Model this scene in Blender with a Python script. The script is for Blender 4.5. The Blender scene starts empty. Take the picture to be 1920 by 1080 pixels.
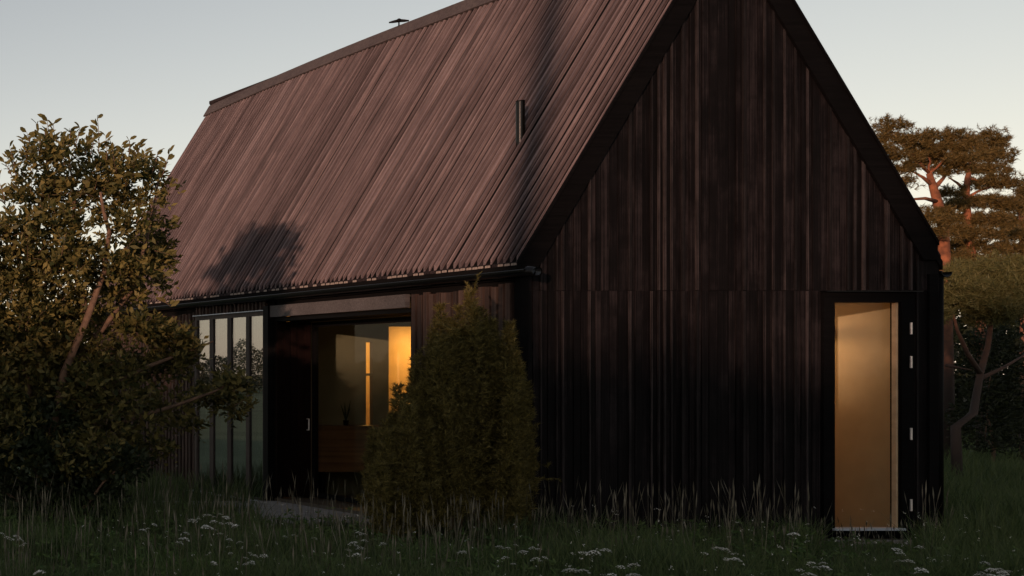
import bpy, math, random
import numpy as np
from mathutils import Vector, Matrix, Euler

random.seed(7)
rng = np.random.default_rng(11)
R = math.radians
SC = bpy.context.scene
COL = SC.collection

# ------------------------------------------------------------------ camera
D0 = 15.6            # distance from camera to the gable plane (y = 0)
EYE = 2.0
F = 2500.0           # focal length in pixels of a 1920 px wide frame
cam_d = bpy.data.cameras.new('camera')
cam_d.sensor_width = 36.0
cam_d.lens = F / 1920 * 36.0
cam_d.shift_x = 1904 / 1920
cam_d.shift_y = 160 / 1920
cam_d.clip_start = 0.1
cam_d.clip_end = 3000
cam = bpy.data.objects.new('camera', cam_d)
COL.objects.link(cam)
cam.location = (0, -D0, EYE)
cam.rotation_euler = (R(90), 0, 0)
SC.camera = cam

# ------------------------------------------------------------------ light
SUN_EL = 5.0
SX, SY = -0.72, -0.694      # towards the sun, in plan
world = bpy.data.worlds.new('World')
SC.world = world
world.use_nodes = True
wn = world.node_tree
wn.nodes.clear()
sky = wn.nodes.new('ShaderNodeTexSky')
sky.sky_type = 'NISHITA'
sky.sun_disc = False
sky.sun_elevation = R(SUN_EL)
sky.sun_rotation = math.atan2(SX, SY) % (2 * math.pi)
sky.altitude = 0
sky.air_density = 0.95
sky.dust_density = 0.4
sky.ozone_density = 0.35
bg = wn.nodes.new('ShaderNodeBackground')
bg.inputs['Strength'].default_value = 0.15
wo = wn.nodes.new('ShaderNodeOutputWorld')
soft = wn.nodes.new('ShaderNodeHueSaturation')
soft.inputs['Saturation'].default_value = 0.47
wn.links.new(sky.outputs[0], soft.inputs['Color'])
tint = wn.nodes.new('ShaderNodeMix')      # the faint rose of the sky opposite a setting sun
tint.data_type = 'RGBA'
tint.blend_type = 'MULTIPLY'
tint.inputs['Factor'].default_value = 1.0
tint.inputs['B'].default_value = (1.015, 0.965, 1.005, 1)
wn.links.new(soft.outputs[0], tint.inputs['A'])
wn.links.new(tint.outputs['Result'], bg.inputs[0])
wn.links.new(bg.outputs[0], wo.inputs[0])

sun_d = bpy.data.lights.new('sun', 'SUN')
sun_d.energy = 3.5
sun_d.angle = R(0.8)
sun_d.color = (1.0, 0.60, 0.43)
sun = bpy.data.objects.new('sun', sun_d)
COL.objects.link(sun)
sdir = Vector((SX * math.cos(R(SUN_EL)), SY * math.cos(R(SUN_EL)), math.sin(R(SUN_EL))))
sun.rotation_euler = sdir.to_track_quat('Z', 'Y').to_euler()
sun.location = (-20, -20, 12)

SC.view_settings.view_transform = 'Standard'
SC.view_settings.look = 'None'
SC.view_settings.gamma = 1.0
SC.view_settings.use_curve_mapping = False
SC.view_settings.exposure = 0.12
SC.cycles.max_bounces = 8
SC.cycles.transparent_max_bounces = 16


def at(px, py, depth):
    """point seen at photo pixel (px, py) at the given depth from the camera"""
    return Vector(((px + 944) * depth / F, depth - D0, EYE + (700 - py) * depth / F))


# ------------------------------------------------------------------ helpers
class MB:
    def __init__(s):
        s.v, s.f, s.m = [], [], []

    def box(s, lo, hi, mi=0, rot=None, piv=None):
        x0, y0, z0 = lo
        x1, y1, z1 = hi
        vs = [Vector(p) for p in ((x0, y0, z0), (x1, y0, z0), (x1, y1, z0), (x0, y1, z0),
                                  (x0, y0, z1), (x1, y0, z1), (x1, y1, z1), (x0, y1, z1))]
        if rot is not None:
            p = Vector(piv)
            vs = [rot @ (q - p) + p for q in vs]
        b = len(s.v)
        s.v += [tuple(q) for q in vs]
        for f in ((0, 3, 2, 1), (4, 5, 6, 7), (0, 1, 5, 4), (1, 2, 6, 5), (2, 3, 7, 6), (3, 0, 4, 7)):
            s.f.append(tuple(b + i for i in f))
            s.m.append(mi)

    def prism(s, poly, axis, a, b_, mi=0):
        """poly: 2-D outline; axis 'y': (x, z) outline extruded y a..b ; axis 'x': (y, z)"""
        n = len(poly)
        b = len(s.v)
        for t in (a, b_):
            for (p, q) in poly:
                s.v.append((p, t, q) if axis == 'y' else (t, p, q))
        s.f.append(tuple(b + i for i in range(n)))
        s.f.append(tuple(b + n + i for i in reversed(range(n))))
        s.m += [mi, mi]
        for i in range(n):
            j = (i + 1) % n
            s.f.append((b + i, b + n + i, b + n + j, b + j))
            s.m.append(mi)

    def tube(s, pts, rad, n=8, cap=True, mi=0):
        pts = [Vector(p) for p in pts]
        b = len(s.v)
        k = len(pts)
        ref = Vector((0.31, 0.17, 0.93))
        for i, p in enumerate(pts):
            t = (pts[min(i + 1, k - 1)] - pts[max(i - 1, 0)]).normalized()
            u = t.cross(ref)
            if u.length < 1e-3:
                u = t.cross(Vector((1, 0, 0)))
            u.normalize()
            w = t.cross(u)
            for j in range(n):
                a = 2 * math.pi * j / n
                s.v.append(tuple(p + rad[i] * (math.cos(a) * u + math.sin(a) * w)))
        for i in range(k - 1):
            for j in range(n):
                j2 = (j + 1) % n
                s.f.append((b + i * n + j, b + i * n + j2, b + (i + 1) * n + j2, b + (i + 1) * n + j))
                s.m.append(mi)
        if cap:
            s.f.append(tuple(b + j for j in reversed(range(n))))
            s.f.append(tuple(b + (k - 1) * n + j for j in range(n)))
            s.m += [mi, mi]

    def build(s, name, mats, parent=None, smooth=False, origin=None):
        """origin: world point that becomes the object's origin (default: parent's origin, or the base)"""
        po = WORLD.get(parent.name, Vector((0, 0, 0))) if parent else Vector((0, 0, 0))
        og = Vector(origin) if origin is not None else po.copy()
        me = bpy.data.meshes.new(name)
        me.from_pydata([(x - og.x, y - og.y, z - og.z) for x, y, z in s.v], [], s.f)
        if not isinstance(mats, (list, tuple)):
            mats = [mats]
        for m in mats:
            me.materials.append(m)
        if len(mats) > 1:
            me.polygons.foreach_set('material_index', s.m)
        if smooth:
            me.polygons.foreach_set('use_smooth', [True] * len(s.f))
        me.update()
        o = bpy.data.objects.new(name, me)
        COL.objects.link(o)
        if parent:
            o.parent = parent
        o.location = og - po
        WORLD[o.name] = og
        return o


WORLD = {}


def npmesh(name, V, Fq, mats, parent=None, origin=None, mi=None):
    """fast mesh from numpy arrays; Fq (n, k) with k = 3 or 4"""
    po = WORLD.get(parent.name, Vector((0, 0, 0))) if parent else Vector((0, 0, 0))
    og = Vector(origin) if origin is not None else po.copy()
    V = np.asarray(V, dtype=np.float32) - np.array(og, dtype=np.float32)
    Fq = np.asarray(Fq, dtype=np.int32)
    n, k = Fq.shape
    me = bpy.data.meshes.new(name)
    me.vertices.add(len(V))
    me.vertices.foreach_set('co', V.ravel())
    me.loops.add(n * k)
    me.loops.foreach_set('vertex_index', Fq.ravel())
    me.polygons.add(n)
    me.polygons.foreach_set('loop_start', np.arange(0, n * k, k, dtype=np.int32))
    me.polygons.foreach_set('loop_total', np.full(n, k, dtype=np.int32))
    if not isinstance(mats, (list, tuple)):
        mats = [mats]
    for m in mats:
        me.materials.append(m)
    if mi is not None:
        me.polygons.foreach_set('material_index', np.asarray(mi, dtype=np.int32))
    me.update(calc_edges=True)
    me.validate()
    o = bpy.data.objects.new(name, me)
    COL.objects.link(o)
    if parent:
        o.parent = parent
    o.location = og - po
    WORLD[o.name] = og
    return o


def tag(o, label=None, cat=None, group=None, kind=None):
    if label:
        o['label'] = label
    if cat:
        o['category'] = cat
    if group:
        o['group'] = group
    if kind:
        o['kind'] = kind
    return o


def thing(name, label, cat, loc, group=None):
    o = bpy.data.objects.new(name, None)
    o.empty_display_size = 0.2
    COL.objects.link(o)
    o.location = loc
    WORLD[o.name] = Vector(loc)
    return tag(o, label, cat, group)


def unit(a):
    return a / np.maximum(np.linalg.norm(a, axis=-1, keepdims=True), 1e-9)


def rand_dirs(n):
    return unit(rng.normal(size=(n, 3)))


# ------------------------------------------------------------------ materials
def new_mat(name):
    m = bpy.data.materials.new(name)
    m.use_nodes = True
    nt = m.node_tree
    return m, nt, nt.nodes['Principled BSDF']


def plain(name, col, rough=0.6, metal=0.0, noise=0.0, scale=8.0, spec=0.5):
    m, nt, b = new_mat(name)
    b.inputs['Roughness'].default_value = rough
    b.inputs['Metallic'].default_value = metal
    b.inputs['Specular IOR Level'].default_value = spec
    if noise:
        tc = nt.nodes.new('ShaderNodeTexCoord')
        n = nt.nodes.new('ShaderNodeTexNoise')
        n.inputs['Scale'].default_value = scale
        n.inputs['Detail'].default_value = 6
        nt.links.new(tc.outputs['Object'], n.inputs['Vector'])
        r = nt.nodes.new('ShaderNodeValToRGB')
        r.color_ramp.elements[0].position = 0.3
        r.color_ramp.elements[1].position = 0.7
        r.color_ramp.elements[0].color = (*[c * (1 - noise) for c in col], 1)
        r.color_ramp.elements[1].color = (*[c * (1 + noise) for c in col], 1)
        nt.links.new(n.outputs['Fac'], r.inputs[0])
        nt.links.new(r.outputs[0], b.inputs['Base Color'])
    else:
        b.inputs['Base Color'].default_value = (*col, 1)
    return m


def wood(name, dark, mid, light, along='X', rough=0.75, bump=0.4, fine=45.0, spec=0.3, stain=0.5, vary=0.28):
    """sawn boards: streaks along the board, knots, and a tone of its own for every board object"""
    m, nt, b = new_mat(name)
    L, N = nt.links, nt.nodes
    tc = N.new('ShaderNodeTexCoord')
    oi = N.new('ShaderNodeObjectInfo')
    off = N.new('ShaderNodeVectorMath')
    off.operation = 'SCALE'
    off.inputs[0].default_value = (61.0, 37.0, 83.0)
    L.new(oi.outputs['Random'], off.inputs['Scale'])
    add = N.new('ShaderNodeVectorMath')
    L.new(tc.outputs['Object'], add.inputs[0])
    L.new(off.outputs[0], add.inputs[1])
    mp = N.new('ShaderNodeMapping')
    mp.inputs['Scale'].default_value = (0.7, fine, fine) if along == 'X' else (fine, fine, 0.7)
    L.new(add.outputs[0], mp.inputs[0])
    n1 = N.new('ShaderNodeTexNoise')
    n1.inputs['Scale'].default_value = 1.0
    n1.inputs['Detail'].default_value = 5
    n1.inputs['Roughness'].default_value = 0.65
    L.new(mp.outputs[0], n1.inputs['Vector'])
    n2 = N.new('ShaderNodeTexNoise')          # blotchy wear
    n2.inputs['Scale'].default_value = 1.7
    n2.inputs['Detail'].default_value = 6
    n2.inputs['Roughness'].default_value = 0.7
    L.new(add.outputs[0], n2.inputs['Vector'])
    mix = N.new('ShaderNodeMath')
    mix.operation = 'MULTIPLY_ADD'
    mix.inputs[1].default_value = stain
    L.new(n2.outputs['Fac'], mix.inputs[0])
    L.new(n1.outputs['Fac'], mix.inputs[2])
    rnd = N.new('ShaderNodeMath')
    rnd.operation = 'MULTIPLY_ADD'
    rnd.inputs[1].default_value = vary
    rnd.inputs[2].default_value = -0.5 * vary - 0.5 * stain
    L.new(oi.outputs['Random'], rnd.inputs[0])
    sm = N.new('ShaderNodeMath')
    L.new(mix.outputs[0], sm.inputs[0])
    L.new(rnd.outputs[0], sm.inputs[1])
    r = N.new('ShaderNodeValToRGB')
    e = r.color_ramp.elements
    e[0].position, e[1].position = 0.28, 0.78
    e[0].color, e[1].color = (*dark, 1), (*light, 1)
    k = e.new(0.5)
    k.color = (*mid, 1)
    L.new(sm.outputs[0], r.inputs[0])
    L.new(r.outputs[0], b.inputs['Base Color'])
    b.inputs['Roughness'].default_value = rough
    b.inputs['Specular IOR Level'].default_value = spec
    bp = N.new('ShaderNodeBump')
    bp.inputs['Strength'].default_value = bump
    bp.inputs['Distance'].default_value = 0.004
    L.new(sm.outputs[0], bp.inputs['Height'])
    L.new(bp.outputs[0], b.inputs['Normal'])
    return m


def leafmat(name, c0, c1, trans=0.35, rough=0.55):
    m, nt, b = new_mat(name)
    L, N = nt.links, nt.nodes
    g = N.new('ShaderNodeNewGeometry')
    r = N.new('ShaderNodeValToRGB')
    r.color_ramp.elements[0].color = (*c0, 1)
    r.color_ramp.elements[1].color = (*c1, 1)
    L.new(g.outputs['Random Per Island'], r.inputs[0])
    L.new(r.outputs[0], b.inputs['Base Color'])
    b.inputs['Roughness'].default_value = rough
    b.inputs['Specular IOR Level'].default_value = 0.25
    t = N.new('ShaderNodeBsdfTranslucent')
    L.new(r.outputs[0], t.inputs[0])
    mx = N.new('ShaderNodeMixShader')
    mx.inputs[0].default_value = trans
    L.new(b.outputs[0], mx.inputs[1])
    L.new(t.outputs[0], mx.inputs[2])
    L.new(mx.outputs[0], nt.nodes['Material Output'].inputs[0])
    return m


def glassmat(name, refl_min, refl_max, tint=(0.9, 0.93, 0.9)):
    """thin pane: reflects more at a glancing view, otherwise lets light through"""
    m, nt, b = new_mat(name)
    L, N = nt.links, nt.nodes
    N.remove(b)
    tr = N.new('ShaderNodeBsdfTransparent')
    tr.inputs[0].default_value = (*tint, 1)
    gl = N.new('ShaderNodeBsdfGlossy')
    gl.inputs['Roughness'].default_value = 0.0
    fr = N.new('ShaderNodeFresnel')
    fr.inputs[0].default_value = 1.5
    mr = N.new('ShaderNodeMapRange')
    mr.inputs['From Min'].default_value = 0.04
    mr.inputs['From Max'].default_value = 0.35
    mr.inputs['To Min'].default_value = refl_min
    mr.inputs['To Max'].default_value = refl_max
    L.new(fr.outputs[0], mr.inputs['Value'])
    mx = N.new('ShaderNodeMixShader')
    L.new(mr.outputs[0], mx.inputs[0])
    L.new(tr.outputs[0], mx.inputs[1])
    L.new(gl.outputs[0], mx.inputs[2])
    L.new(mx.outputs[0], N['Material Output'].inputs[0])
    return m


def emitmat(name, col, s):
    m, nt, b = new_mat(name)
    b.inputs['Emission Color'].default_value = (*col, 1)
    b.inputs['Emission Strength'].default_value = s
    return m


M = {}
M['roof'] = wood('roof_wood', (0.0085, 0.0060, 0.0064), (0.021, 0.0150, 0.0158), (0.050, 0.036, 0.037), 'X', 0.8, 0.6, 85, 0.15, 0.40, 0.11)  # under boards darkened: the shade between battens is put into the colour
M['batten'] = wood('batten_wood_lit', (0.044, 0.032, 0.033), (0.108, 0.080, 0.082), (0.25, 0.188, 0.186), 'X', 0.7, 0.6, 95, 0.25, 0.40, 0.18)  # weathered tint, lightened further so edge highlights sit in the colour
M['gable'] = wood('tarred_wood', (0.0009, 0.0006, 0.0008), (0.0036, 0.0026, 0.0030), (0.0215, 0.0170, 0.0180), 'Z', 0.75, 0.8, 85, 0.12, 0.9, 0.2)
M['gable_strip'] = wood('tarred_strip_lit', (0.0045, 0.0035, 0.0038), (0.013, 0.0105, 0.011), (0.042, 0.034, 0.034), 'Z', 0.7, 0.6, 75, 0.15, 0.9, 0.3)  # weathered strips, paler than the boards: their lit edges painted in
M['slat'] = wood('slat_wood', (0.016, 0.010, 0.008), (0.040, 0.025, 0.020), (0.075, 0.05, 0.04), 'Z', 0.75, 0.4, 40, 0.25)
M['endgrain'] = plain('end_grain', (0.22, 0.18, 0.155), 0.8, noise=0.3, scale=40)
M['rake'] = wood('rake_wood', (0.0016, 0.0015, 0.0016), (0.003, 0.0027, 0.003), (0.005, 0.0045, 0.0045), 'X', 0.8, 0.3, 40, 0.06)
M['ridge'] = wood('ridge_wood', (0.035, 0.027, 0.026), (0.062, 0.048, 0.047), (0.10, 0.08, 0.075), 'X', 0.75, 0.3, 30, 0.3)
M['lintel'] = wood('grey_wood', (0.05, 0.046, 0.046), (0.085, 0.078, 0.078), (0.13, 0.12, 0.12), 'X', 0.8, 0.4, 60, 0.25)
M['black'] = plain('black_paint', (0.003, 0.0028, 0.003), 0.6, spec=0.1)
M['core'] = plain('black_felt', (0.004, 0.0035, 0.0035), 0.9, spec=0.1)
M['steel'] = plain('black_steel', (0.02, 0.021, 0.023), 0.28, 0.85)
M['galv'] = plain('dull_zinc', (0.50, 0.54, 0.60), 0.5, 0.35)
M['hinge'] = plain('bright_steel', (0.55, 0.52, 0.50), 0.4, 0.5)
M['jamb'] = plain('pale_wood', (0.5, 0.36, 0.22), 0.6, noise=0.15, scale=12)
M['plaster'] = plain('warm_plaster', (0.54, 0.41, 0.27), 0.85, noise=0.06, scale=5)
M['olive'] = plain('olive_plaster', (0.13, 0.115, 0.075), 0.85, noise=0.1, scale=4)
M['floor'] = plain('dark_floor', (0.06, 0.045, 0.03), 0.6, noise=0.2)
M['cabinet'] = wood('red_brown_wood', (0.07, 0.033, 0.016), (0.12, 0.058, 0.028), (0.18, 0.092, 0.046), 'X', 0.5, 0.2, 25, 0.3)
M['reveal'] = wood('reveal_wood', (0.003, 0.0014, 0.0012), (0.006, 0.0025, 0.002), (0.012, 0.005, 0.004), 'Z', 0.8, 0.3, 40, 0.08)
M['blind'] = plain('green_blind', (0.20, 0.24, 0.20), 0.9, noise=0.08, scale=3)
M['mull'] = wood('mullion_wood', (0.02, 0.015, 0.013), (0.045, 0.034, 0.03), (0.08, 0.06, 0.05), 'Z', 0.6, 0.2, 40, 0.3)
M['glass'] = glassmat('window_glass', 0.01, 0.03)
M['glass_low'] = glassmat('clear_glass', 0.003, 0.016)
M['glass_coated'] = glassmat('coated_glass', 0.38, 0.8, (0.8, 0.86, 0.82))
M['concrete'] = plain('concrete', (0.22, 0.215, 0.21), 0.9, noise=0.25, scale=6)
M['bark_pine'] = plain('pine_bark', (0.185, 0.064, 0.027), 0.9, noise=0.6, scale=7)
# Scots pine: flaky orange bark above, grey brown plates on the lowest metres
_nt = M['bark_pine'].node_tree
_src = _nt.nodes['Principled BSDF'].inputs['Base Color'].links[0].from_socket
_tc = _nt.nodes.new('ShaderNodeTexCoord')
_sp = _nt.nodes.new('ShaderNodeSeparateXYZ')
_nt.links.new(_tc.outputs['Object'], _sp.inputs[0])
_mr = _nt.nodes.new('ShaderNodeMapRange')
_mr.inputs['From Min'].default_value = 1.6
_mr.inputs['From Max'].default_value = 4.2
_nt.links.new(_sp.outputs['Z'], _mr.inputs['Value'])
_mx = _nt.nodes.new('ShaderNodeMix')
_mx.data_type = 'RGBA'
_mx.inputs['A'].default_value = (0.05, 0.036, 0.03, 1)
_nt.links.new(_mr.outputs[0], _mx.inputs['Factor'])
_nt.links.new(_src, _mx.inputs['B'])
_nt.links.new(_mx.outputs['Result'], _nt.nodes['Principled BSDF'].inputs['Base Color'])
M['bark'] = plain('brown_bark', (0.11, 0.065, 0.04), 0.85, noise=0.4, scale=14)
M['leaf'] = leafmat('broad_leaf', (0.026, 0.038, 0.011), (0.225, 0.185, 0.06), 0.35)
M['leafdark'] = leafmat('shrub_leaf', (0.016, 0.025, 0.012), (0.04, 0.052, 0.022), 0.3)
M['juniper'] = leafmat('juniper_needle', (0.05, 0.046, 0.013), (0.215, 0.172, 0.05), 0.25)
M['needle'] = leafmat('pine_needle', (0.05, 0.042, 0.012), (0.175, 0.112, 0.034), 0.25)
M['needle_light'] = leafmat('young_pine_needle', (0.08, 0.085, 0.028), (0.16, 0.145, 0.055), 0.25)
M['wood_far'] = leafmat('wood_edge_leaf', (0.012, 0.018, 0.008), (0.03, 0.037, 0.015), 0.2)
M['wood_pale'] = leafmat('far_tree_leaf', (0.05, 0.06, 0.04), (0.11, 0.12, 0.08), 0.2)
M['grass'] = leafmat('meadow_grass', (0.034, 0.060, 0.019), (0.115, 0.148, 0.056), 0.3)
M['grass_green'] = leafmat('green_grass', (0.06, 0.115, 0.032), (0.14, 0.20, 0.065), 0.35)
M['stem'] = leafmat('seed_stem', (0.06, 0.055, 0.036), (0.21, 0.19, 0.14), 0.2)
M['flower'] = leafmat('white_petal', (0.62, 0.62, 0.56), (0.85, 0.85, 0.8), 0.3)
M['flower_stem'] = leafmat('flower_stem', (0.05, 0.07, 0.025), (0.09, 0.10, 0.04), 0.2)

# ------------------------------------------------------------------ ground
def ground_mat():
    m, nt, b = new_mat('meadow_soil')
    L, N = nt.links, nt.nodes
    tc = N.new('ShaderNodeTexCoord')
    n = N.new('ShaderNodeTexNoise')
    n.inputs['Scale'].default_value = 0.6
    n.inputs['Detail'].default_value = 8
    L.new(tc.outputs['Object'], n.inputs['Vector'])
    r = N.new('ShaderNodeValToRGB')
    r.color_ramp.elements[0].position = 0.35
    r.color_ramp.elements[1].position = 0.7
    r.color_ramp.elements[0].color = (0.007, 0.010, 0.004, 1)
    r.color_ramp.elements[1].color = (0.02, 0.024, 0.01, 1)
    L.new(n.outputs['Fac'], r.inputs[0])
    L.new(r.outputs[0], b.inputs['Base Color'])
    b.inputs['Roughness'].default_value = 1.0
    b.inputs['Specular IOR Level'].default_value = 0.05
    return m


g = MB()
N_ = 40
for i in range(N_ + 1):
    for j in range(N_ + 1):
        x, y = -900 + 1800 * i / N_, -900 + 1800 * j / N_
        g.v.append((x, y, 0.0))
for i in range(N_):
    for j in range(N_):
        a = i * (N_ + 1) + j
        g.f.append((a, a + N_ + 1, a + N_ + 2, a + 1))
        g.m.append(0)
ground = tag(g.build('ground', ground_mat()), kind='structure')
ground.location.z = -0.01

fm = plain('pale_field', (0.15, 0.19, 0.12), 0.95, noise=0.25, scale=0.15, spec=0.1)
fb = MB()
fb.v = [(-160, 38, 0.01), (11.3, 7.4, 0.01), (11.3, 30, 0.01), (-4, 190, 0.01), (-200, 190, 0.01)]
fb.f = [(0, 1, 2, 3, 4)]
fb.m = [0]
tag(fb.build('field', fm), kind='structure')

# ------------------------------------------------------------------ house
XL, XR, LEN = 11.98, 16.88, 11.4
XA, ZA = 14.43, 7.51
ZE = 3.33                       # roof edge height
SL = (ZA - ZE) / (XA - 11.93)   # rake slope
RA = math.atan(SL)
house = thing('house', 'steep gabled black timber house with weathered brown board roof', 'house', (XA, LEN / 2, 0))


def roof_z(x, off=0.0):
    """underside line of the roof at x"""
    return ZA - SL * abs(x - XA) - off


# --- light-tight core: walls, decks, floor
core = MB()
zc = 3.22
core.box((12.0, 0.14, 0), (12.12, 1.9, zc))
core.box((12.0, 1.9, 3.05), (12.12, 4.9, zc))
core.box((12.0, 4.96, 0), (12.12, 5.12, zc))
core.box((12.0, 5.12, 2.98), (12.12, 7.2, zc))
core.box((12.0, 7.2, 0), (12.12, LEN - 0.1, zc))
core.box((XR - 0.14, 0.14, 0), (XR - 0.02, LEN - 0.1, zc))
core.box((12.0, LEN - 0.1, 0), (XR - 0.02, LEN, zc))
core.box((12.12, LEN - 0.1, zc), (XR - 0.14, LEN - 0.02, zc + 0.02))
core.build('wall_core', M['core'], house)
gk = MB()
gy0, gy1 = 0.04, 0.14
gk.prism([(12.0, 0), (15.52, 0), (15.52, roof_z(15.52, 0.2)), (XA, ZA - 0.2), (12.0, roof_z(12.0, 0.2))], 'y', gy0, gy1)
gk.prism([(15.52, 2.9), (16.5, 2.9), (16.5, roof_z(16.5, 0.2)), (15.52, roof_z(15.52, 0.2))], 'y', gy0, gy1)
gk.prism([(16.5, 0), (XR - 0.02, 0), (XR - 0.02, roof_z(XR - 0.02, 0.2)), (16.5, roof_z(16.5, 0.2))], 'y', gy0, gy1)
gk.prism([(12.0, 3.25), (XR - 0.02, 3.25), (XA, ZA - 0.25)], 'y', LEN - 0.1, LEN)
gk.build('gable_core', M['core'], house)
dk = MB()
t = 0.09
for sgn in (-1, 1):
    xe = XA + sgn * 2.47
    for i in range(12):
        sg = -0.15 * max(0.0, ((i + 1) * LEN / 12 - 5.5) / 5.9) ** 2 - 0.01
        dk.prism([(XA, ZA - 0.16 + sg), (xe, roof_z(xe, 0.17)), (xe, roof_z(xe, 0.07)), (XA, ZA - 0.06 + sg)], 'y', -0.02 + i * (LEN + 0.02) / 12, -0.02 + (i + 1) * (LEN + 0.02) / 12)
dk.build('roof_deck', M['core'], house)
ce = MB()
ce.box((12.12, 0.14, 3.0), (XR - 0.14, LEN - 0.1, 3.08))
ce.build('ceiling', M['olive'], house)
fl = MB()
fl.box((12.0, 0.05, 0.0), (XR - 0.03, LEN - 0.05, 0.08))
fl.build('floor', M['floor'], house)

# --- roof boards on the visible (west) slope: wide under boards, raised cover boards
SLEN = math.hypot(XA - 11.93, ZA - ZE)
brd_mesh = {}


def board_mesh(key, length, width, thick, mats):
    if key in brd_mesh:
        return brd_mesh[key]
    me = bpy.data.meshes.new('board')
    b = 0.006
    w, tt = width / 2, thick
    prof = [(-w, 0), (w, 0), (w, tt - b), (w - b, tt), (-w + b, tt), (-w, tt - b)]
    n = len(prof)
    vs = [(q * SL, p, q) for p, q in prof] + [(length, p, q) for p, q in prof]
    fs = [tuple(range(n - 1, -1, -1)), tuple(range(n, 2 * n))]
    for i in range(n):
        j = (i + 1) % n
        fs.append((i, j, n + j, n + i))
    me.from_pydata(vs, [], fs)
    for m_ in mats:
        me.materials.append(m_)
    me.polygons[0].material_index = len(mats) - 1
    me.update()
    brd_mesh[key] = me
    return me


def ridge_sag(y):
    return -0.15 * max(0.0, (y - 5.5) / 5.9) ** 2


def put_board(name, me, x, y, z, ang, hold=house):
    o = bpy.data.objects.new(name, me)
    COL.objects.link(o)
    o.parent = hold
    o.location = Vector((x, y, z)) - WORLD[hold.name]
    o.rotation_euler = (0, -ang, 0)
    return o


def roof_board(name, key, y, width, thick, lift, ext):
    xe = 11.93 - ext * math.cos(RA)
    ze = ZE - ext * math.sin(RA) - 0.0
    zr = ZA + ridge_sag(y)
    a = math.atan2(zr - ze, XA - xe)
    ln = SLEN + ext - 0.015
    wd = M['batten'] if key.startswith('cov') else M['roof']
    me = board_mesh(key, ln, width, thick, [wd, M['endgrain'] if 'pale' in key else wd])
    # lift along the outward normal
    nx, nz = -math.sin(a), math.cos(a)
    put_board(name, me, xe + nx * lift, y, ze + nz * lift, a)


y = 0.02
k = 0
while y < LEN - 0.05:
    pitch = 0.104 + random.uniform(-0.008, 0.008)
    pale = random.random() < 0.6
    lo = 'low_pale%d' % (k % 3) if pale else 'low%d' % (k % 3)
    roof_board('roof_board', lo, y + 0.05, 0.088, 0.014, -0.052 + 0.002 * (k % 3), 0.040)
    w = (0.022, 0.030, 0.042, 0.030)[random.randrange(4)]
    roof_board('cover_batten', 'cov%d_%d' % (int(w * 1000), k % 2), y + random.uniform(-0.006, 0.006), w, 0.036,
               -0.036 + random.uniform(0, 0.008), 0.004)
    y += pitch
    k += 1
# other slope: one plain boarded sheet (never seen)
er = MB()
xe = XA + 2.47
er.prism([(XA, ZA - 0.05), (xe, roof_z(xe, 0.05)), (xe, roof_z(xe, 0.0)), (XA, ZA)], 'y', 0.0, LEN)
er.build('roof_slope', M['roof'], house)

# ridge cap in pieces that follow the sag, and verge trim at the gable
rb = MB()
seg = 14
for i in range(seg):
    y0, y1 = -0.05 + (LEN + 0.05) * i / seg, -0.05 + (LEN + 0.05) * (i + 1) / seg
    for sgn in (-1, 1):
        rows = []
        for yy in (y0, y1):
            s = ridge_sag(yy)
            p0 = Vector((XA, yy, ZA + s + 0.055))
            p1 = Vector((XA + sgn * 0.125, yy, ZA + s + 0.055 - SL * 0.125))
            nrm = Vector((sgn * math.sin(RA), 0, math.cos(RA))) * -0.028
            rows += [p0, p1, p1 + nrm, p0 + Vector((0, 0, -0.05))]
        b = len(rb.v)
        rb.v += [tuple(p) for p in rows]
        for q in ((0, 1, 5, 4), (1, 2, 6, 5), (2, 3, 7, 6), (0, 3, 2, 1), (4, 5, 6, 7)):
            rb.f.append(tuple(b + c for c in q))
            rb.m.append(0)
rb.build('ridge_cap', M['ridge'], house)

# rake boards on the gable face
for sgn in (-1, 1):
    rk = MB()
    hw = 2.50 if sgn < 0 else 2.385
    xo = XA + sgn * hw
    h = 0.26 / math.cos(RA) * 1.0
    drop = 0.44
    zo = ZA - SL * hw
    rk.prism([(XA, ZA - 0.005), (xo, zo - 0.005), (xo, zo - 0.20), (XA + sgn * (hw - 0.16), zo - 0.20), (XA, ZA - drop)], 'y', -0.045, -0.012)
    rk.build('rake_board', M['rake'], house)
    r2 = MB()
    r2.prism([(XA, ZA + 0.02), (xo, zo + 0.02), (xo, zo - 0.03), (XA, ZA - 0.03)], 'y', -0.062, -0.046)
    r2.build('verge_trim', M['rake'], house)

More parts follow.
